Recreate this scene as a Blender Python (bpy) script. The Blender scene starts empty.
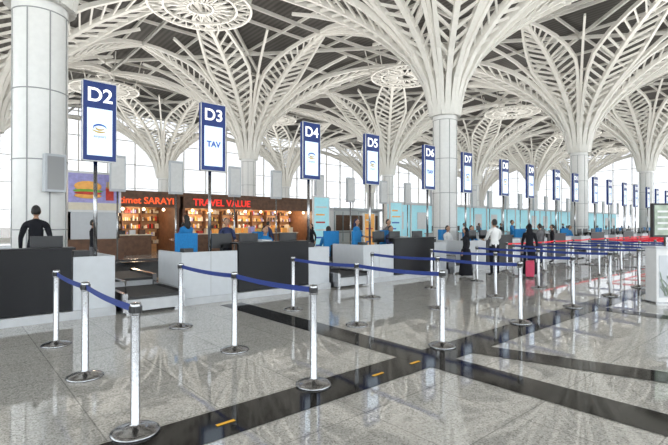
import bpy, math, random
from mathutils import Vector, Matrix
random.seed(7)
S=bpy.context.scene
COL=S.collection
try:
    S.view_settings.view_transform='Standard'
except Exception: pass

# ---------------------------------------------------------------- materials
def mat(name,col,rough=.5,metal=0.,emit=None,es=1.,noise=0.,nscale=8.,spec=.5):
    m=bpy.data.materials.new(name); m.use_nodes=True
    n=m.node_tree.nodes; l=m.node_tree.links; b=n['Principled BSDF']
    b.inputs['Base Color'].default_value=(*col,1); b.inputs['Roughness'].default_value=rough
    b.inputs['Metallic'].default_value=metal; b.inputs['Specular IOR Level'].default_value=spec
    if noise>0:
        tc=n.new('ShaderNodeTexCoord'); nz=n.new('ShaderNodeTexNoise'); nz.inputs['Scale'].default_value=nscale
        nz.inputs['Detail'].default_value=4
        cr=n.new('ShaderNodeValToRGB')
        cr.color_ramp.elements[0].position=.3; cr.color_ramp.elements[1].position=.7
        cr.color_ramp.elements[0].color=(*[c*(1-noise) for c in col],1)
        cr.color_ramp.elements[1].color=(*[min(1,c*(1+noise)) for c in col],1)
        l.new(tc.outputs['Object'],nz.inputs['Vector']); l.new(nz.outputs['Fac'],cr.inputs['Fac']); l.new(cr.outputs['Color'],b.inputs['Base Color'])
    if emit:
        b.inputs['Emission Color'].default_value=(*emit,1); b.inputs['Emission Strength'].default_value=es
    return m
WHITE=mat('white_steel_paint',(.86,.84,.79),.45,noise=.03)
TRUNK=mat('column_white_panel',(.87,.86,.84),.3,noise=.03)
SEAM=mat('seam_grey',(.35,.35,.35),.5)
STEEL=mat('brushed_steel',(.36,.36,.37),.18,1.,noise=.1,nscale=30)
DARK=mat('dark_granite',(.007,.007,.009),.3,noise=.4,nscale=120,spec=.25)
PANEL=mat('light_grey_laminate',(.53,.55,.58),.4,noise=.03)
PLINTH=mat('plinth_grey',(.48,.49,.51),.35,noise=.05)
TOPM=mat('worktop_grey',(.35,.35,.35),.4,noise=.05)
BLACK=mat('black_plastic',(.015,.015,.017),.4,noise=.1)
RUBBER=mat('black_rubber_belt',(.03,.03,.032),.6,noise=.2)
BELT=mat('blue_webbing',(.008,.03,.2),.6,noise=.1,nscale=60)
REDB=mat('red_webbing',(.85,.01,.03),.6,noise=.1,nscale=60)
NAVY=mat('sign_navy',(.006,.025,.14),.35,emit=(.01,.05,.3),es=.16,noise=.05,spec=.3)
SCREEN=mat('sign_screen_lit',(.6,.68,.8),.3,emit=(.66,.80,.95),es=.62,noise=.06,nscale=3)
LETTER=mat('white_letter_lit',(.9,.9,.9),.4,emit=(1,1,1),es=.7)
BLUET=mat('blue_letter',(.03,.12,.5),.4)
GOLD=mat('gold_letter',(.7,.5,.12),.4)
YEL=mat('yellow_floor_mark',(.85,.45,.02),.4,noise=.1)
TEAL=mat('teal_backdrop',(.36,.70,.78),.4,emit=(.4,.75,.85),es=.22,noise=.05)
CHAIRB=mat('blue_fabric',(.01,.18,.45),.8,noise=.15,nscale=60)
BROWN=mat('brown_wood',(.13,.06,.03),.5,noise=.3,nscale=5)
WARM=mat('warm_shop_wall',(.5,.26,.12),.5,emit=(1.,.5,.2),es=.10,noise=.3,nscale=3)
LAMP=mat('warm_lamp',(1,.8,.5),.5,emit=(1,.78,.5),es=7)
REDL=mat('red_letter_lit',(.8,.03,.02),.4,emit=(1,.04,.02),es=.7)
ORL=mat('orange_letter_lit',(.9,.1,.02),.4,emit=(1,.12,.02),es=.8)
CREAM=mat('cream_fascia',(.75,.68,.55),.5,noise=.05)
PURPLE=mat('poster_violet',(.32,.30,.58),.5,noise=.2,emit=(.3,.3,.6),es=.15)
BUN=mat('poster_bun',(.85,.42,.1),.5,noise=.15,emit=(.8,.4,.1),es=.15); LETT=mat('poster_lettuce',(.2,.5,.06),.5,noise=.2)
TOM=mat('poster_tomato',(.6,.05,.03),.5,noise=.2)
GREEN=mat('printed_sage',(.36,.42,.34),.5,noise=.35,nscale=6)
POT=mat('white_laminate',(.72,.72,.72),.4,noise=.04)
PINK=mat('pink_suitcase',(.6,.05,.12),.4,noise=.1)
SKIN=mat('skin',(.45,.26,.17),.5,noise=.08)
HAIR=mat('black_hair',(.012,.01,.009),.6,noise=.2,nscale=60)
EYE=mat('eye_dark',(.01,.01,.01),.3); LIP=mat('lips',(.3,.09,.07),.5)
SHOE=mat('shoe_black',(.01,.01,.01),.35)
CL={'black':mat('cloth_black',(.012,.012,.016),.8,noise=.2,spec=.2),'navy':mat('cloth_navy',(.02,.03,.09),.8,noise=.2),
 'white':mat('cloth_white',(.75,.75,.75),.8,noise=.05),'blue':mat('cloth_blue',(.01,.18,.45),.8,noise=.15),
 'grey':mat('cloth_grey',(.12,.12,.13),.8,noise=.2),'tan':mat('cloth_tan',(.4,.3,.2),.8,noise=.15),'maroon':mat('cloth_maroon',(.25,.03,.05),.8,noise=.15)}

def nodes_mat(name):
    m=bpy.data.materials.new(name); m.use_nodes=True
    return m,m.node_tree.nodes,m.node_tree.links,m.node_tree.nodes['Principled BSDF']
# terrazzo floor
FLOOR,n,l,b=nodes_mat('terrazzo_floor')
tc=n.new('ShaderNodeTexCoord'); vo=n.new('ShaderNodeTexVoronoi'); vo.inputs['Scale'].default_value=85
cr=n.new('ShaderNodeValToRGB'); cr.color_ramp.interpolation='CONSTANT'
e=cr.color_ramp.elements; e[0].color=(.30,.285,.265,1); e[0].position=0; e[1].position=.12; e[1].color=(.50,.485,.455,1)
for p,c in ((.42,(.43,.415,.39)),(.66,(.58,.56,.525)),(.88,(.38,.365,.34))):
    q=e.new(p); q.color=(*c,1)
sep=n.new('ShaderNodeSeparateColor')
l.new(tc.outputs['Object'],vo.inputs['Vector']); l.new(vo.outputs['Color'],sep.inputs[0]); l.new(sep.outputs[0],cr.inputs['Fac'])
br=n.new('ShaderNodeTexBrick'); br.offset=0; br.inputs['Scale'].default_value=1; br.inputs['Mortar Size'].default_value=.006
br.inputs['Brick Width'].default_value=.9; br.inputs['Row Height'].default_value=.9
br.inputs['Color1'].default_value=(1,1,1,1); br.inputs['Color2'].default_value=(.93,.93,.93,1); br.inputs['Mortar'].default_value=(.6,.6,.6,1)
l.new(tc.outputs['Object'],br.inputs['Vector'])
mx=n.new('ShaderNodeMix'); mx.data_type='RGBA'; mx.blend_type='MULTIPLY'; mx.inputs[0].default_value=1
l.new(cr.outputs['Color'],mx.inputs[6]); l.new(br.outputs['Color'],mx.inputs[7]); l.new(mx.outputs[2],b.inputs['Base Color'])
b.inputs['Roughness'].default_value=.03; b.inputs['Specular IOR Level'].default_value=1.0; b.inputs['IOR'].default_value=1.8
# dark stripe
STRIPE,n,l,b=nodes_mat('black_granite_stripe')
tc=n.new('ShaderNodeTexCoord'); vo=n.new('ShaderNodeTexVoronoi'); vo.inputs['Scale'].default_value=90
cr=n.new('ShaderNodeValToRGB'); cr.color_ramp.elements[0].color=(.004,.004,.004,1); cr.color_ramp.elements[1].color=(.020,.019,.018,1)
sep=n.new('ShaderNodeSeparateColor')
l.new(tc.outputs['Object'],vo.inputs['Vector']); l.new(vo.outputs['Color'],sep.inputs[0]); l.new(sep.outputs[0],cr.inputs['Fac']); l.new(cr.outputs['Color'],b.inputs['Base Color'])
b.inputs['Roughness'].default_value=.07; b.inputs['Specular IOR Level'].default_value=.25
# ceiling louvres
CEIL,n,l,b=nodes_mat('ceiling_louvre')
tc=n.new('ShaderNodeTexCoord'); wv=n.new('ShaderNodeTexWave'); wv.inputs['Scale'].default_value=.9; wv.bands_direction='X'
cr=n.new('ShaderNodeValToRGB'); cr.color_ramp.elements[0].color=(.065,.060,.054,1); cr.color_ramp.elements[1].color=(.12,.113,.103,1)
l.new(tc.outputs['Object'],wv.inputs['Vector']); l.new(wv.outputs['Fac'],cr.inputs['Fac']); l.new(cr.outputs['Color'],b.inputs['Base Color'])
b.inputs['Roughness'].default_value=.7
# glass
def glassmat(name,c):
    G=bpy.data.materials.new(name); G.use_nodes=True; n=G.node_tree.nodes; l=G.node_tree.links; n.clear()
    o=n.new('ShaderNodeOutputMaterial'); t=n.new('ShaderNodeBsdfTransparent'); t.inputs[0].default_value=(*c,1)
    g=n.new('ShaderNodeBsdfGlossy'); g.inputs['Roughness'].default_value=.05; ms=n.new('ShaderNodeMixShader'); ms.inputs[0].default_value=.06
    l.new(t.outputs[0],ms.inputs[1]); l.new(g.outputs[0],ms.inputs[2]); l.new(ms.outputs[0],o.inputs[0]); return G
GLASS=glassmat('window_glass',(.93,.96,.97)); TINT=glassmat('tinted_window_glass',(.56,.57,.58))

# ---------------------------------------------------------------- mesh builder
class MB:
    def __init__(s): s.v=[];s.f=[];s.m=[];s.s=[];s.mats=[]
    def add(s,vs,fs,mt,smooth=False,M=None):
        if mt not in s.mats: s.mats.append(mt)
        k=s.mats.index(mt); o=len(s.v)
        for p in vs:
            p=Vector(p); s.v.append(tuple(M@p if M else p))
        for f in fs: s.f.append(tuple(i+o for i in f)); s.m.append(k); s.s.append(smooth)
    def box(s,x0,x1,y0,y1,z0,z1,mt,M=None):
        vs=[(x0,y0,z0),(x1,y0,z0),(x1,y1,z0),(x0,y1,z0),(x0,y0,z1),(x1,y0,z1),(x1,y1,z1),(x0,y1,z1)]
        s.add(vs,[(0,3,2,1),(4,5,6,7),(0,1,5,4),(1,2,6,5),(2,3,7,6),(3,0,4,7)],mt,False,M)
    def lathe(s,prof,mt,N=20,c=(0,0,0),M=None,smooth=True):
        vs=[];fs=[]
        for r,z in prof:
            for i in range(N):
                a=2*math.pi*i/N; vs.append((c[0]+r*math.cos(a),c[1]+r*math.sin(a),c[2]+z))
        for j in range(len(prof)-1):
            for i in range(N):
                k=(i+1)%N; fs.append((j*N+i,j*N+k,(j+1)*N+k,(j+1)*N+i))
        fs.append(tuple(range(N-1,-1,-1))); fs.append(tuple((len(prof)-1)*N+i for i in range(N)))
        s.add(vs,fs,mt,smooth,M)
    def tube(s,pts,rad,mt,N=8,M=None):
        pts=[Vector(p) for p in pts]; vs=[];fs=[]
        up=Vector((0,0,1))
        for j,p in enumerate(pts):
            t=(pts[min(j+1,len(pts)-1)]-pts[max(j-1,0)]).normalized()
            u=t.cross(up)
            if u.length<.05: u=t.cross(Vector((0,1,0)))
            u.normalize(); w=u.cross(t)
            r=rad[j] if isinstance(rad,(list,tuple)) else rad
            for i in range(N):
                a=2*math.pi*i/N; vs.append(p+u*r*math.cos(a)+w*r*math.sin(a))
        for j in range(len(pts)-1):
            for i in range(N):
                k=(i+1)%N; fs.append((j*N+i,j*N+k,(j+1)*N+k,(j+1)*N+i))
        fs.append(tuple(range(N-1,-1,-1))); fs.append(tuple((len(pts)-1)*N+i for i in range(N)))
        s.add(vs,fs,mt,N>5,M)
    def sweep(s,pts,ws,ds,side,mt):
        vs=[];fs=[]
        for j,p in enumerate(pts):
            t=(pts[min(j+1,len(pts)-1)]-pts[max(j-1,0)]).normalized()
            sd=side[j] if isinstance(side,list) else side
            nn=t.cross(sd).normalized(); w=ws[j]/2; d=ds[j]/2
            vs+= [p+sd*w+nn*d,p-sd*w+nn*d,p-sd*w-nn*d,p+sd*w-nn*d]
        for j in range(len(pts)-1):
            for i in range(4):
                k=(i+1)%4; fs.append((j*4+i,j*4+k,(j+1)*4+k,(j+1)*4+i))
        e=(len(pts)-1)*4; fs+= [(3,2,1,0),(e,e+1,e+2,e+3)]
        s.add(vs,fs,mt)
    def bar(s,a,b,w,d,mt,up=(0,0,1)):
        a=Vector(a);b=Vector(b); t=(b-a).normalized(); sd=t.cross(Vector(up))
        if sd.length<.01: sd=t.cross(Vector((1,0,0)))
        sd.normalize(); s.sweep([a,b],[w,w],[d,d],sd,mt)
    def ell(s,c,r,mt,nu=14,nv=9,M=None,fn=None):
        vs=[];fs=[]
        for j in range(nv+1):
            ph=math.pi*j/nv
            for i in range(nu):
                a=2*math.pi*i/nu
                p=Vector((math.sin(ph)*math.cos(a),math.sin(ph)*math.sin(a),math.cos(ph)))
                p=Vector((p.x*r[0],p.y*r[1],p.z*r[2]))
                if fn: p=fn(p)
                vs.append(p+Vector(c))
        for j in range(nv):
            for i in range(nu):
                k=(i+1)%nu; fs.append((j*nu+i,(j+1)*nu+i,(j+1)*nu+k,j*nu+k))
        s.add(vs,fs,mt,True,M)
    def mesh(s,name):
        me=bpy.data.meshes.new(name); me.from_pydata(s.v,[],s.f)
        for m in s.mats: me.materials.append(m)
        me.polygons.foreach_set('material_index',s.m); me.polygons.foreach_set('use_smooth',s.s); me.update()
        return me
    def obj(s,name,loc=(0,0,0),rz=0,bevel=0):
        o=bpy.data.objects.new(name,s.mesh(name)); COL.objects.link(o); o.location=loc; o.rotation_euler=(0,0,rz)
        if bevel:
            m=o.modifiers.new('bevel','BEVEL'); m.width=bevel; m.segments=2; m.limit_method='ANGLE'
        return o
def inst(me,name,loc,rz=0,bevel=0):
    o=bpy.data.objects.new(name,me); COL.objects.link(o); o.location=loc; o.rotation_euler=(0,0,rz)
    if bevel:
        m=o.modifiers.new('bevel','BEVEL'); m.width=bevel; m.segments=2; m.limit_method='ANGLE'
    return o
_tc={}
def text(mb,s,size,x,y,z,mt,ext=.01,align='CENTER',bold=0.):
    key=(s,size,ext,align,bold)
    if key not in _tc:
        cu=bpy.data.curves.new('t','FONT'); cu.body=s; cu.size=size; cu.extrude=ext; cu.align_x=align; cu.align_y='CENTER'; cu.offset=bold
        ob=bpy.data.objects.new('t',cu); COL.objects.link(ob)
        dg=bpy.context.evaluated_depsgraph_get(); dg.update(); me=bpy.data.meshes.new_from_object(ob.evaluated_get(dg))
        _tc[key]=([v.co.copy() for v in me.vertices],[tuple(p.vertices) for p in me.polygons])
        bpy.data.objects.remove(ob); bpy.data.curves.remove(cu); bpy.data.meshes.remove(me)
    vs,fs=_tc[key]
    mb.add([(x+p.x,y-p.z,z+p.y) for p in vs],fs,mt)

# ---------------------------------------------------------------- room shell
X0,X1,Y0,Y1,H=-22,92,-14,56,14.6
f=MB(); f.box(X0,X1,Y0,Y1,-.3,0,FLOOR); f.obj('floor')
g=MB(); g.box(-300,400,-300,400,-.6,-.35,mat('outside_paving',(.5,.48,.44),.8,noise=.1)); g.obj('outside_ground')
s=MB(); T=.004
def stripe(a,b,w,k=0):
    a=Vector((*a,0));b=Vector((*b,0)); t=(b-a).normalized(); q=Vector((-t.y,t.x,0))*w/2
    z=Vector((0,0,T+.0006*k))
    s.add([a-q+z,b-q+z,b+q+z,a+q+z],[(0,1,2,3)],STRIPE)
stripe((-15,3.32),(75,3.32),.5)
stripe((4.35,-12),(4.35,8.2),.48,1)
stripe((5.1,3.3),(6.4,-1.2),.42,2)
stripe((9.4,-12),(9.4,3.1),.36,3)
stripe((19.5,-12),(19.5,8.0),.42,4)
stripe((34.6,-12),(34.6,8.0),.42,5)
s.obj('trim_floor_stripe')
y=MB()
for (a,b_) in ((1.62,3.27),(3.4,3.27),(4.02,3.27)):
    y.box(a,a+.16,b_,b_+.035,.0075,.009,YEL)  # small flat yellow marks on the dark stripe
y.obj('floor_mark')
c=MB(); c.box(X0,X1,Y0,Y1,H,H+.3,CEIL); c.obj('ceiling')

SX,SY=15.15,17.1; TX=[1.55+SX*i for i in range(-1,6)]; TY=[11.7+SY*j for j in range(-1,3)]
# ceiling beams
bm=MB()
for i in range(-6,25):
    x=1.55+SX/4*i
    if X0<x<X1: bm.box(x-.05,x+.05,Y0,Y1,H-.3,H-.12,WHITE)
for j in range(-6,11):
    yy=11.7+SY/4*j
    if Y0<yy<Y1: bm.box(X0,X1,yy-.05,yy+.05,H-.28,H-.1,WHITE)
for tx in TX:
    for ty in TY:
        for dx,dy in ((1,1),(1,-1),(-1,1),(-1,-1)):
            bm.bar((tx,ty,H-.45),(tx+dx*SX*.5,ty+dy*SY*.5,H-.45),.16,.2,WHITE)
bm.obj('trim_ceiling_beams')

# walls : glazed facades with mullions
def glazed(name,horizontal,pos,a0,a1,gm,z0=0,z1=H,step=3.0):
    w=MB()
    def bx(a,b,zz0,zz1,d,m):
        if horizontal: w.box(a,b,pos-d,pos+d,zz0,zz1,m)
        else: w.box(pos-d,pos+d,a,b,zz0,zz1,m)
    bx(a0,a1,z0,z0+.3,.1,WHITE)
    a=a0
    while a<=a1+.01:
        bx(a-.05,a+.05,z0,z1,.12,WHITE); a+=step
    for zz in (3.2,6.0,8.8,11.6,z1-.3): bx(a0,a1,zz-.04,zz+.04,.08,WHITE)
    bx(a0,a1,z0+.3,z1,.01,gm)
    return w.obj(name)
glazed('wall_back',True,Y1,X0,X1,TINT)
glazed('wall_front',True,Y0,X0,X1,GLASS)
glazed('wall_right',False,X1,Y0,Y1,TINT)
glazed('wall_left',False,X0,Y0,Y1,GLASS)

# ---------------------------------------------------------------- palm columns
prof=[(.50,6.4),(.58,7.1),(.80,7.9),(1.35,8.9),(2.3,9.95),(3.5,10.95),(4.9,11.85),(6.3,12.5),(7.57,12.85)]
def ph(r):
    for (a,ha),(b_,hb) in zip(prof,prof[1:]):
        if r<=b_: return ha+(hb-ha)*max(0,(r-a))/(b_-a)
    return prof[-1][1]
def P(th,u):   # u = nominal radius .5..7.57
    cx,sy=math.cos(th),math.sin(th)
    Rb=min((SX/2)/max(abs(cx),1e-6),(SY/2)/max(abs(sy),1e-6))
    rr=u*(1+(Rb/7.57-1)*(max(0,u-.5)/7.07)**1.3)
    return Vector((rr*cx,rr*sy,ph(u)+.06*(rr-u)))
t=MB()
t.lathe([(.53,0),(.53,3.0),(.53,6.2),(.54,6.5),(.57,7.1),(.5,7.2)],TRUNK,32)
for z in (.02,1.5,3.0,4.5,6.2): t.lathe([(.535,z-.012),(.54,z-.01),(.54,z+.01),(.535,z+.012)],SEAM,32)
t.lathe([(.62,0),(.62,.18),(.54,.2)],STEEL,32)
for i in range(8):
    a=math.pi*i/4+.2
    t.box(.528,.542,-.012,.012,.2,6.2,SEAM,Matrix.Rotation(a,4,'Z'))
NF=8
us=[.5,.55,.65,.8,1.05,1.4,1.9,2.5,3.2,4.0,4.9,5.8,6.7,7.57]
def hw(u): # half width of frond (m)
    k=(u-.5)/7.07
    return min(u*.35, .12+1.2*math.sin(math.pi*min(1,k**.8*.98)))
def Q(th,u,off):
    c_=P(th,u); return c_+Vector((-math.sin(th),math.cos(th),0))*off+Vector((0,0,.10*abs(off)))
for i in range(NF):
    th=2*math.pi*i/NF
    for sgn in (-1,0,1):
        pts=[Q(th,u,sgn*hw(u)) for u in us]
        sd=Vector((-math.sin(th+sgn*.2),math.cos(th+sgn*.2),0))
        w0=.24 if sgn==0 else .19
        t.sweep(pts,[w0-.06*(u/7.57) for u in us],[.36-.18*(u/7.57) for u in us],sd,WHITE)
    u=.9
    while u<7.0:
        for sgn in (-1,1):
            ue=min(7.4,u+.25+.07*u)
            t.bar(Q(th,u,0),Q(th,ue,sgn*hw(ue)),.085,.12,WHITE)
        u+=.28+.02*u
    tg=th+math.pi/NF
    sdv=Vector((-math.sin(tg),math.cos(tg),0))
    us2=[u for u in us if u<=6.8]
    t.sweep([P(tg,u) for u in us2],[.18-.08*(u/7.57) for u in us2],[.30-.16*(u/7.57) for u in us2],sdv,WHITE)
for u in (7.57,):
    pts=[P(2*math.pi*k/64,u) for k in range(65)]
    for a,b_ in zip(pts,pts[1:]): t.bar(a,b_,.12,.18,WHITE)
pal=t.mesh('palm_column')
for tx in TX:
    for ty in TY: inst(pal,'palm_column',(tx,ty,0))
# skylight roundels
o=MB()
for R in (2.4,1.7,.6):
    N=36
    for k in range(N):
        a=2*math.pi*k/N; b_=2*math.pi*(k+1)/N
        o.bar((R*math.cos(a),R*math.sin(a),0),(R*math.cos(b_),R*math.sin(b_),0),.10,.12,WHITE)
for k in range(20):
    a=2*math.pi*k/20
    for (r1,r2,da) in ((.6,1.7,.16),(.6,1.7,-.16),(1.7,2.4,.12),(1.7,2.4,-.12)):
        o.bar((r1*math.cos(a),r1*math.sin(a),0),(r2*math.cos(a+da),r2*math.sin(a+da),0),.06,.07,WHITE)
for k in range(8):
    a=2*math.pi*k/8; o.bar((2.4*math.cos(a),2.4*math.sin(a),0),(2.9*math.cos(a),2.9*math.sin(a),14.1-12.0),.06,.06,WHITE,up=(1,.3,0))
orn=o.mesh('skylight_roundel')
BX=[1.55+SX*(i+.5) for i in range(-1,5)]; BY=[11.7+SY*(j+.5) for j in range(-1,2)]
for bx in BX:
    for by in BY:
        inst(orn,'skylight_roundel',(bx,by,12.0))
        U=bpy.data.lights.new('canopy_fill_light','AREA'); U.shape='DISK'; U.size=3; U.energy=640; U.color=(1,.97,.93)  # fill light added in mid-air to brighten the canopy, no fitting there
        uo=bpy.data.objects.new('canopy_fill_light',U); COL.objects.link(uo); uo.location=(bx,by,5.0); uo.rotation_euler=(math.pi,0,0)

# ---------------------------------------------------------------- signs
SXs=[]
for k in range(-1,9): SXs+= [2.16+5.05*k,4.45+5.05*k]
for i,x in enumerate(SXs):
    if i==0: continue
    nm='D%d'%(i)
    m=MB()
    m.box(-.285,.285,-.06,.06,2.80,4.28,NAVY)
    for (a,b_) in ((-.295,-.283),(.283,.295)): m.box(a,b_,-.068,-.045,2.79,4.29,POT)
    m.box(-.295,.295,-.068,-.045,4.275,4.29,POT); m.box(-.295,.295,-.068,-.045,2.79,2.805,POT)
    m.box(-.215,.215,-.064,-.06,2.90,3.78,SCREEN)
    text(m,nm,.36 if i<10 else .29,0,-.066,4.02,LETTER,.004,bold=.006)
    if i%3==0:
        text(m,'TAV',.17,0,-.068,3.38,BLUET,.002,bold=.006)
    else:
        for (R,a0,a1,mt_) in ((.085,0,3.6,BLUET),(.055,2.6,6.2,GOLD),(.115,3.6,5.6,GOLD)):
            pp=[(R*1.3*math.cos(a0+(a1-a0)*q/10),-.068,3.42+R*.7*math.sin(a0+(a1-a0)*q/10)) for q in range(11)]
            m.tube(pp,[.003+.014*math.sin(math.pi*q/10) for q in range(11)],mt_,6)
        text(m,'airport',.075,0,-.066,3.26,BLUET,.001)
    m.lathe([(.035,.97),(.035,2.82)],STEEL,12,c=(-.06,0,0)); m.lathe([(.09,.975),(.09,1.0)],STEEL,16,c=(-.06,0,0))
    m.obj('check_in_sign',(x,9.25,0))
for k in range(13):
    for off in (0,2.3):
        m=MB(); m.box(-.285,.285,-.075,.075,2.9,4.3,PANEL); m.box(-.24,.24,-.085,-.075,3.0,4.2,POT)
        m.lathe([(.035,0),(.035,2.95)],STEEL,10); m.obj('check_in_sign',(5+off+5.05*k,18.6,0))

# ---------------------------------------------------------------- desks
def monitor(m,x,y,z,back=True):
    m.box(x-.24,x+.24,y-.02,y+.02,z+.12,z+.44,BLACK); m.box(x-.03,x+.03,y-.02,y+.03,z,z+.2,BLACK); m.box(x-.11,x+.11,y-.08,y+.09,z,z+.015,BLACK)
    m.box(x-.22,x+.22,y+.02,y+.023,z+.15,z+.42,SCREEN)
d=MB()
d.box(1.25,3.15,0,.08,.15,1.18,DARK); d.box(1.2,3.2,-.03,.30,1.18,1.22,DARK)
d.box(0,1.23,.02,.09,.10,1.05,PANEL); d.box(3.17,3.83,.02,.09,.10,1.05,PANEL)
d.box(0,3.83,-.04,.06,0,.14,PLINTH)
for xx in (.62,): d.box(xx-.004,xx+.004,.015,.02,.1,1.05,SEAM)
for xx in (0,3.78): d.box(xx,xx+.05,.09,1.3,.0,1.05,PANEL)
d.box(0.05,3.78,.09,.85,.93,.97,TOPM)
d.box(1.9,2.5,.09,1.3,.2,.93,PANEL)
d.box(0,3.83,.1,2.3,.0,.2,PLINTH)
d.box(0.1,.3,.15,.35,.97,1.12,BLACK); d.box(3.2,3.45,.15,.4,.97,1.15,BLACK)
monitor(d,1.1,.5,.97); monitor(d,1.75,.45,.97); monitor(d,2.85,.45,.97)
d.box(1.15,1.5,.6,.75,.97,.99,BLACK); d.box(2.7,3.1,.6,.75,.97,.99,BLACK)
d.box(2.1,2.35,.4,.75,.97,1.25,PANEL)
desk=d.mesh('check_in_desk')
cv=MB()
for (y0,y1,z) in ((-.25,1.25,.32),(1.3,2.9,.48)):
    cv.box(.12,1.08,y0,y1,z-.05,z,RUBBER); cv.box(.04,.12,y0,y1,.04,z+.06,STEEL); cv.box(1.08,1.16,y0,y1,.04,z+.06,STEEL)
    cv.box(.12,1.08,y0+.02,y0+.05,.05,z-.06,PLINTH)
    for xx in (.12,1.0):
        for yy in (y0+.1,y1-.2): cv.box(xx,xx+.08,yy,yy+.08,0,z-.05,STEEL)
cv.tube([(.08,-.25,.38),(.08,-.25,.6),(.08,1.2,.6),(.08,1.2,.4)],.02,STEEL)
conv=cv.mesh('baggage_conveyor')
ch=MB()
ch.box(-.25,.25,-.24,.22,.46,.55,CHAIRB); ch.box(-.24,.24,.20,.29,.62,1.22,CHAIRB); ch.box(-.03,.03,.28,.33,.42,.8,BLACK)
ch.lathe([(.03,.08),(.03,.46)],STEEL,10)
for k in range(5):
    a=2*math.pi*k/5; ch.bar((0,0,.10),(.27*math.cos(a),.27*math.sin(a),.07),.05,.04,BLACK); ch.ell((.27*math.cos(a),.27*math.sin(a),.035),(.03,.03,.035),BLACK,8,6)
for sx in (-.27,.27): ch.box(sx-.025,sx+.025,-.15,.15,.70,.73,BLACK); ch.box(sx-.02,sx+.02,-.02,.02,.48,.70,BLACK)
chair=ch.mesh('office_chair')
for k in range(-2,9):
    x=3.5+5.05*k
    inst(desk,'check_in_desk',(x,8.6,0),bevel=.006); inst(conv,'baggage_conveyor',(x+3.85,8.6,0))
    if k!=-1:
        inst(chair,'office_chair',(x+.62,9.85,.2),rz=math.radians([155,200,25,170][k%4]),bevel=.03)
        inst(chair,'office_chair',(x+3.0,10.32,.2),bevel=.03)
        if k==2: inst(chair,'office_chair',(x+1.3,10.32,.2),bevel=.03)
lc=MB()
lc.box(-15,48,13.0,14.0,.45,.5,RUBBER); lc.box(-15,48,12.92,13.0,.1,.58,STEEL); lc.box(-15,48,14.0,14.08,.1,.58,STEEL)
for i in range(32): lc.box(-14.8+2*i,-14.7+2*i,12.95,14.05,0,.45,STEEL)
lc.obj('collector_conveyor')

# ---------------------------------------------------------------- stanchions
st=MB()
st.lathe([(.175,0),(.18,.008),(.178,.02),(.15,.035),(.08,.05),(.045,.06),(.034,.075),(.034,.90),(.034,.905)],STEEL,28)
st.lathe([(.040,.905),(.042,.91),(.042,.985),(.038,1.0),(.02,1.003)],STEEL,24)
st.lathe([(.043,.925),(.0432,.926),(.0432,.974),(.043,.975)],BLACK,24)
for k in range(4): st.box(.038,.047,-.012,.012,.925,.975,BLACK,Matrix.Rotation(k*math.pi/2,4,'Z'))
stm=st.mesh('belt_stanchion')
def belt(a,b_,m=BELT,sag=.02,z=.95):
    w=MB(); A=Vector((*a,z)); B=Vector((*b_,z)); t=(B-A).normalized(); A=A+t*.048; B=B-t*.048; pts=[]
    for i in range(9):
        k=i/8; p=A.lerp(B,k); p.z-=sag*4*k*(1-k); pts.append(p)
    sd=Vector((-t.y,t.x,0)); w.sweep(pts,[.004]*9,[.055]*9,sd,m); return w.obj('retractable_belt')
cols=[1.1,2.77,4.93,7.07,9.2,11.3,13.4,15.5,17.6,19.7]
for i,x in enumerate(cols):
    rows=[3.5,5.12,6.85]
    if i==0: rows=[3.6,5.25,6.9]
    for r in rows: inst(stm,'belt_stanchion',(x,r,0))
    for a,b_ in zip(rows,rows[1:]): belt((x,a),(x,b_))
xs=[21.8+2.1*i for i in range(8)]
for r in (3.5,5.12,6.85):
    for x in xs: inst(stm,'belt_stanchion',(x,r,0))
    for a,b_ in zip(xs,xs[1:]): belt((a,r),(b_,r),REDB)
xs=[14.6+1.9*i for i in range(12)]
for r in (7.7,):
    for x in xs: inst(stm,'belt_stanchion',(x,r,0))
    for a,b_ in zip(xs,xs[1:]): belt((a,r),(b_,r),REDB)
for x in (21.8,23.9,26.0,28.1,30.2,34.4):
    for a,b_ in ((3.5,5.12),(5.12,6.85),): belt((x,a),(x,b_),REDB)

# ---------------------------------------------------------------- shops
def shop(name,xa,xb,fascia,sign,smat,size,xs,bold=.014):
    m=MB()
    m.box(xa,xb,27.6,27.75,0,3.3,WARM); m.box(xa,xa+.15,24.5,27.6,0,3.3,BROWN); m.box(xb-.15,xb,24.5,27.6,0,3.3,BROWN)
    m.box(xa-.1,xb+.1,24.3,27.75,3.2,3.4,BROWN); m.box(xa,xb,24.35,24.5,2.55,3.2,fascia)
    text(m,sign,size,xs,24.33,2.88,smat,.02,bold=bold)
    nsh=int((xb-xa)/1.2)
    cols_=[GOLD,CREAM,BROWN,CREAM,PURPLE,BROWN,BUN,TOM,POT,BLACK]
    for i in range(nsh):
        x=xa+.25+i*(xb-xa-.4)/nsh
        m.box(x,x+.05,27.1,27.6,0,2.5,BROWN)
        for z in (.5,.95,1.4,1.85,2.3):
            m.box(x,x+1.1,27.15,27.6,z-.03,z,BROWN)
            for k in range(9):
                q=random.choice(cols_); m.box(x+.1+k*.11,x+.17+k*.11,27.25,27.4,z,z+random.uniform(.12,.3),q)
        m.ell((x+.5,24.9,2.45),(.08,.08,.08),LAMP,10,6); m.ell((x+.5,26.3,2.75),(.08,.08,.08),LAMP,10,6)
        m.tube([(x+.5,24.9,2.5),(x+.5,24.9,3.2)],.01,BLACK,6)
    m.box(xa+.4,xb-1.4,24.8,25.4,0,1.05,BROWN); m.box(xa+.35,xb-1.35,24.75,25.45,1.05,1.1,CREAM)
    for i in range(int((xb-xa-2)/.5)):
        m.box(xa+.6+i*.5,xa+.9+i*.5,24.9,25.2,1.1,1.1+random.uniform(.15,.4),random.choice(cols_))
    m.obj(name)
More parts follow.
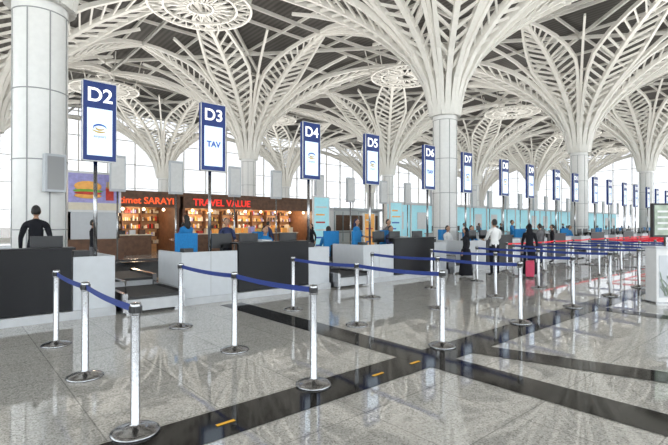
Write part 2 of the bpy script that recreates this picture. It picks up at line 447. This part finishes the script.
shop('cafe_kiosk',6.2,9.8,BROWN,'timet SARAYI',ORL,.5,8.05,.004)
shop('duty_free_shop',10.0,19.6,BROWN,'TRAVEL VALUE',REDL,.55,12.4,.008)
for x in (8,12,15.5,18.5):
    L=bpy.data.lights.new('shop_lamp','POINT'); L.energy=120; L.color=(1,.75,.5); L.shadow_soft_size=.2
    lo=bpy.data.objects.new('shop_lamp',L); COL.objects.link(lo); lo.location=(x,26.2,2.3)
# burger poster kiosk
m=MB(); m.box(-.85,.85,-.1,.1,2.0,3.5,POT); m.box(-.78,.78,-.11,-.1,2.08,3.42,PURPLE)
m.box(-.78,.78,-.115,-.11,2.08,2.35,CREAM)
m.ell((-.2,-.13,2.95),(.42,.02,.2),BUN,16,8); m.ell((-.2,-.14,2.78),(.46,.02,.07),LETT,16,6); m.ell((-.2,-.15,2.7),(.42,.02,.06),TOM,16,6); m.ell((-.2,-.14,2.6),(.42,.02,.1),BUN,16,6)
m.box(.35,.6,-.13,-.11,2.45,2.95,TOM)
for k in range(5): m.box(.37+.05*k,.395+.05*k,-.14,-.12,2.9,3.15,GOLD)
m.box(-.8,-.7,-.05,.05,0,2,STEEL); m.box(.7,.8,-.05,.05,0,2,STEEL); m.box(-.9,.9,-.3,.3,0,1.0,BROWN); m.box(-.8,.8,-.05,.02,1.0,2.0,PANEL)
bp=m.obj('burger_poster_stand',(4.35,19.4,0)); bp.scale=(1.15,1,1.05)
def poster(x,y,w,z0,z1,mt,rz=0):
    m=MB(); m.box(-w/2,w/2,-.06,.06,z0,z1,POT); m.box(-w/2+.06,w/2-.06,-.07,-.06,z0+.06,z1-.06,mt)
    for i in range(6):
        zz=z0+.2+(z1-z0-.4)*i/6; m.box(-w/2+.15,w/2-.15-random.random()*w*.4,-.075,-.07,zz,zz+.08,random.choice([POT,BUN,TOM,BLUET]))
    m.box(-w/2,-w/2+.06,-.05,.05,0,z0,STEEL); m.box(w/2-.06,w/2,-.05,.05,0,z0,STEEL); m.box(-w/2-.05,w/2+.05,-.25,.25,0,.05,STEEL)
    m.obj('advertising_poster_stand',(x,y,0),rz)
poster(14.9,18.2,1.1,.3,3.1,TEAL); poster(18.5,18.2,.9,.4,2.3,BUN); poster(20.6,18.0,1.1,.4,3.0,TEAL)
# teal back partition with counters
tp=MB()
x=22.0
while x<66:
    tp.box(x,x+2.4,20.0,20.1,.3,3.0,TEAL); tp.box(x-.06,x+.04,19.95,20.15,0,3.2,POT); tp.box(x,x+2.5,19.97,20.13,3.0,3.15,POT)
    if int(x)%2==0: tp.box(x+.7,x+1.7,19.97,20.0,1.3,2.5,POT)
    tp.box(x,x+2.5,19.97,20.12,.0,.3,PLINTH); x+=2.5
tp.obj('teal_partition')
sc=MB()
x=22.5
while x<62:
    sc.box(x,x+3.6,16.6,17.2,0,1.05,PANEL); sc.box(x+.9,x+2.6,16.55,16.62,.15,1.15,DARK); sc.box(x,x+3.6,16.55,17.3,1.05,1.1,TOPM)
    monitor(sc,x+.5,16.9,1.1); monitor(sc,x+3.0,16.9,1.1); x+=5.05
sc.obj('service_counter')
for (x,y,w) in ((-6,24,5),(26,30,6),(36,30,6),(48,30,8)):
    m=MB(); m.box(0,w,0,3,0,2.9,POT); m.box(-.1,w+.1,-.3,3.1,2.9,3.15,PANEL); m.box(.3,w-.3,-.02,0,1.1,2.5,BLUET if x>30 else BROWN); m.box(.3,w-.3,-.25,0,.9,1.0,TOPM)
    for i in range(int(w)): m.box(i+.1,i+.16,-.03,0,.1,2.8,STEEL)
    m.obj('information_kiosk',(x,y,0))

# ---------------------------------------------------------------- right edge: self-service kiosk with printed panel
m=MB(); m.box(-.35,.35,-.15,.15,.03,1.12,POT); m.box(-.30,.30,-.16,-.15,.12,.98,PANEL); m.box(-.4,.4,-.2,.2,0,.03,STEEL)
m.box(-.4,.4,-.2,.2,1.12,1.16,PANEL)
for k in range(26):
    a=math.radians(random.uniform(20,160)); bx_=random.uniform(-.22,.22); L_=random.uniform(.15,.42); z_=.15
    ex=max(-.29,min(.29,bx_+L_*math.cos(a))); ez=min(.95,z_+L_*1.6*math.sin(a))
    m.bar((bx_,-.163-.0003*k,z_),(ex,-.163-.0003*k,ez),.003,.03,GREEN,up=(0,1,0.01))
m.box(-.33,.33,-.04,.04,1.35,2.05,BLACK); m.box(-.30,.30,-.045,-.04,1.39,2.01,GREEN); m.box(-.05,.05,-.03,.03,1.16,1.4,STEEL)
for k in range(4): m.box(-.24,.1+.03*k,-.048,-.045,1.5+.12*k,1.54+.12*k,POT)
m.obj('self_service_kiosk',(11.3,2.45,0),rz=-math.radians(38))

# ---------------------------------------------------------------- people
def skin_eval(vs,es,rad,root=0):
    me=bpy.data.meshes.new('sk'); me.from_pydata(vs,es,[]); ob=bpy.data.objects.new('sk',me); COL.objects.link(ob)
    md=ob.modifiers.new('s','SKIN'); md.use_smooth_shade=True
    sv=me.skin_vertices[0].data
    for i,r in enumerate(rad): sv[i].radius=(r,r); sv[i].use_root=(i==root)
    ob.modifiers.new('u','SUBSURF').levels=1
    dg=bpy.context.evaluated_depsgraph_get(); dg.update(); e=ob.evaluated_get(dg); m2=e.to_mesh()
    V=[v.co.copy() for v in m2.vertices]; F=[tuple(p.vertices) for p in m2.polygons]; e.to_mesh_clear()
    bpy.data.objects.remove(ob); bpy.data.meshes.remove(me); return V,F
def person(name,loc,face,height=1.75,top='black',bot='black',pose='stand',long_hair=False,woman=False,scarf=None,sleeve=True):
    k=height/1.75; sh=.175 if not woman else .155
    J={}
    if pose=='sit':
        z0=-.42
        J.update(hipL=(.09,-.02,.50),hipR=(-.09,-.02,.50),knL=(.12,-.42,.50),knR=(-.12,-.42,.50),anL=(.12,-.40,.10),anR=(-.12,-.40,.10),toL=(.13,-.56,.035),toR=(-.13,-.56,.035))
        arms=dict(elL=(sh+.06,-.06,1.16+z0+.02),elR=(-sh-.06,-.06,1.16+z0+.02),wrL=(sh-.02,-.30,1.10+z0+.02),wrR=(-sh+.02,-.30,1.10+z0+.02))
        hd=Vector((0,-1,0)); 
    else:
        z0=0; w=.0 if pose!='walk' else .2
        J.update(hipL=(.09,0,.90),hipR=(-.09,0,.90),knL=(.1,-.02-w*.7,.5),knR=(-.1,-.01+w*.3,.5),anL=(.1,.02-w*.9,.09),anR=(-.1,.03+w*1.2,.10+(w*.2)),toL=(.12,-.14-w*.9,.035),toR=(-.12,-.13+w*1.2,.035+w*.1))
        if pose=='reach':
            arms=dict(elL=(sh+.05,-.08,1.16),elR=(-sh-.05,-.1,1.16),wrL=(sh-.02,-.32,1.12),wrR=(-sh+.03,-.34,1.14)); hd=Vector((0,-1,0))
        else:
            arms=dict(elL=(sh+.07,.03+w*.4,1.14),elR=(-sh-.07,.03-w*.4,1.14),wrL=(sh+.08,-.03+w*.5,.90),wrR=(-sh-.08,-.03-w*.6,.90)); hd=Vector((0,-.15,-1)).normalized()
    J.update(arms)
    J.update(pel=(0,0,.94+z0),sp=(0,.01,1.13+z0),che=(0,.0,1.31+z0),uc=(0,.01,1.42+z0),nk=(0,.01,1.50+z0),nt=(0,-.005,1.57+z0),shL=(sh,.01,1.40+z0),shR=(-sh,.01,1.40+z0))
    R=dict(pel=.145,sp=.125 if not woman else .11,che=.15,uc=.10,nk=.055,nt=.05,shL=.072,shR=.072,elL=.045,elR=.045,wrL=.03,wrR=.03,hipL=.095,hipR=.095,knL=.063,knR=.063,anL=.045,anR=.045,toL=.036,toR=.036)
    B=[('pel','sp','t'),('sp','che','t'),('che','uc','t'),('uc','nk','t'),('nk','nt','n'),('uc','shL','t'),('uc','shR','t'),('shL','elL','t'),('shR','elR','t'),('elL','wrL','a'),('elR','wrR','a'),
       ('pel','hipL','b'),('pel','hipR','b'),('hipL','knL','b'),('hipR','knR','b'),('knL','anL','b'),('knR','anR','b'),('anL','toL','s'),('anR','toR','s')]
    names=list(J); idx={a:i for i,a in enumerate(names)}
    V,F=skin_eval([J[a] for a in names],[(idx[a],idx[b_]) for a,b_,_ in B],[R[a] for a in names],idx['pel'])
    for v in V:
        if v.z>.92+z0 and v.z<1.5+z0 and abs(v.x)<.2: v.y*=.78
    mb=MB(); tm=CL[top]; bmt=CL[bot]; mm={'t':tm,'n':SKIN,'a':tm if sleeve else SKIN,'b':bmt,'s':SHOE}
    groups={}
    for f_ in F:
        c_=sum((V[i] for i in f_),Vector())/len(f_); best=None
        for a,b_,g_ in B:
            A=Vector(J[a]);D=Vector(J[b_])-A; q=max(0,min(1,(c_-A).dot(D)/D.length_squared)); dd=(c_-(A+D*q)).length-(R[a]*(1-q)+R[b_]*q)
            if best is None or dd<best[0]: best=(dd,g_)
        g_=best[1]
        if g_=='t' and pose!='sit' and c_.z<.97: g_='b'
        groups.setdefault(g_,[]).append(f_)
    for g_,fl in groups.items():
        mb.add(V,fl,mm[g_],True)
    if woman and pose!='sit' and bot=='black':
        mb.lathe([(.15,1.0),(.19,.85),(.2,.5),(.25,.12),(.255,.06)],bmt,20)
    for sd_,wn in ((1,'wrL'),(-1,'wrR')):
        W=Vector(J[wn]); side=Vector((1,0,0)) if hd.z>-.5 else Vector((0,1,0))
        pn=hd.cross(side).normalized()
        mb.tube([W-hd*.01,W+hd*.03,W+hd*.09],[.026,.034,.03],SKIN,8)
        for q,(off,Lf) in enumerate(((-.03,.062),(-.01,.078),(.01,.083),(.03,.07))):
            a=W+hd*.085+side*off; c1=a+hd*Lf*.5+pn*.004; c2=a+hd*Lf*.8+pn*.02*(1 if hd.z>-.5 else sd_); mb.tube([a,c1,c2],[.0095,.009,.007],SKIN,6)
        a=W+hd*.035-side*.028; mb.tube([a,a-side*.022+hd*.03,a-side*.026+hd*.055],[.012,.010,.008],SKIN,6)
    hz=1.655+z0
    def hf(p):
        if p.z<0: s_=1-.28*(-p.z/.12); p=Vector((p.x*s_,p.y*(s_+.05)-.008*(-p.z/.12),p.z))
        return p
    mb.ell((0,-.01,hz),(.075,.095,.118),SKIN,18,12,fn=hf)
    mb.ell((0,-.108,hz-.015),(.012,.018,.026),SKIN,8,6)
    mb.ell((0,-.092,hz-.058),(.026,.01,.008),LIP,8,5)
    for sx in (-1,1):
        mb.ell((sx*.03,-.094,hz+.012),(.013,.008,.008),EYE,8,5); mb.ell((sx*.076,0,hz-.005),(.01,.02,.032),SKIN,8,6)
        mb.box(sx*.03-.018,sx*.03+.018,-.104,-.094,hz+.030,hz+.036,HAIR)
    hm=CL[scarf] if scarf else HAIR
    def hr(p):
        if p.y<-.02 and p.z<.045: p=Vector((p.x*.85,-.02,p.z))
        if not(scarf or long_hair): p.z=max(p.z,-.07)
        return p
    mb.ell((0,.006,hz+.010),(.082,.098,.118),hm,18,12,fn=hr)
    if scarf or long_hair: mb.ell((0,.05,hz-.13),(.10,.07,.14),hm,14,9)
    o_=mb.obj(name,loc,math.radians(face)); o_.scale=(k,k,k); return o_
person('standing_man',(1.32,10.45,.2),165,1.76,'black','black')
person('check_in_agent',(4.4,10.55,.2),200,1.62,'blue','black','reach',woman=True,long_hair=True)
person('check_in_agent',(8.85,10.45,.22),160,1.74,'blue','navy','sit')
inst(chair,'office_chair',(8.85,10.45,.2),rz=math.radians(160))
for x_,c_ in ((6.5,'blue'),(11.55,'navy'),(14.9,'white'),(16.6,'blue'),(21.65,'white'),(26.7,'blue')):
    person('check_in_agent',(x_,10.32,.22),0,1.76,c_,'navy','sit')
person('check_in_agent',(12.85,11.6,0.0),5,1.80,'grey','black','stand')
person('check_in_agent',(10.2,10.6,.2),15,1.58,'blue','black','reach',woman=True,scarf='navy')
person('check_in_agent',(5.5,10.6,.2),-10,1.56,'navy','black','reach')
person('check_in_agent',(20.6,10.6,.2),15,1.62,'blue','black','reach')
person('passenger_man',(12.97,7.25,0),150,1.76,'white','black','reach')
person('passenger_woman',(12.15,7.75,0),190,1.50,'black','black','stand',woman=True,scarf='black')
person('passenger_woman',(13.95,6.6,0),120,1.62,'black','black','stand',woman=True,scarf='black')
person('passenger_man',(18.1,8.15,0),170,1.62,'grey','navy','stand')
person('passenger_man',(19.4,8.2,0),200,1.60,'black','grey')
person('walking_man',(3.4,15.2,0),60,1.74,'black','grey','walk')
person('walking_man',(11.0,17.2,0),90,1.74,'navy','black','walk')
person('walking_woman',(13.0,16.6,0),270,1.64,'black','black','walk',woman=True,scarf='black')
person('walking_man',(9.0,22.0,0),180,1.72,'maroon','grey')
person('shopkeeper_man',(15.0,26.0,0),0,1.74,'white','black','reach')
person('walking_man',(22.0,15.2,0),90,1.74,'tan','navy','walk')
for (x,y_,c_) in ((25,18,'navy'),(28,18,'white'),(30,18,'blue'),(33.2,18,'black'),(35,18,'navy'),(40,18,'white'),(45,18,'navy'),(50,18,'blue')):
    person('check_in_agent',(x,y_,0),0,1.72,c_,'black','reach')
# suitcase
m=MB(); m.box(-.18,.18,-.11,.11,.05,.52,PINK)
for q in (-.12,-.04,.04,.12): m.box(q-.012,q+.012,-.12,.12,.1,.48,PINK)
for sx in (-.13,.13):
    m.ell((sx,-.07,.03),(.025,.025,.03),BLACK,8,6); m.ell((sx,.07,.03),(.025,.025,.03),BLACK,8,6)
for sx in (-.09,.09): m.box(sx-.008,sx+.008,.08,.095,.5,.88,STEEL)
m.box(-.1,.1,.075,.10,.87,.90,BLACK); m.obj('suitcase',(13.35,6.3,0),.4,bevel=.02)
# speaker box on near column
m=MB(); m.box(-.2,.2,-.08,.08,0,.8,PANEL); m.box(-.16,.16,-.09,-.08,.05,.75,SEAM); m.box(-.05,.05,.06,.2,.3,.5,STEEL)
m.obj('column_speaker',(1.72,11.05,2.3),rz=.2)

# ---------------------------------------------------------------- world + camera
w=bpy.data.worlds.new('sky'); S.world=w; w.use_nodes=True
w.node_tree.nodes['Background'].inputs[0].default_value=(.965,.98,1,1); w.node_tree.nodes['Background'].inputs[1].default_value=4.7
cam=bpy.data.cameras.new('camera'); cam.lens=24; cam.sensor_width=36; cam.clip_end=500
co=bpy.data.objects.new('camera',cam); COL.objects.link(co); co.location=(0,0,1.6)
ang=math.atan2(.755,.656)
co.rotation_euler=(math.radians(90.32),0,ang-math.pi/2)
S.camera=co
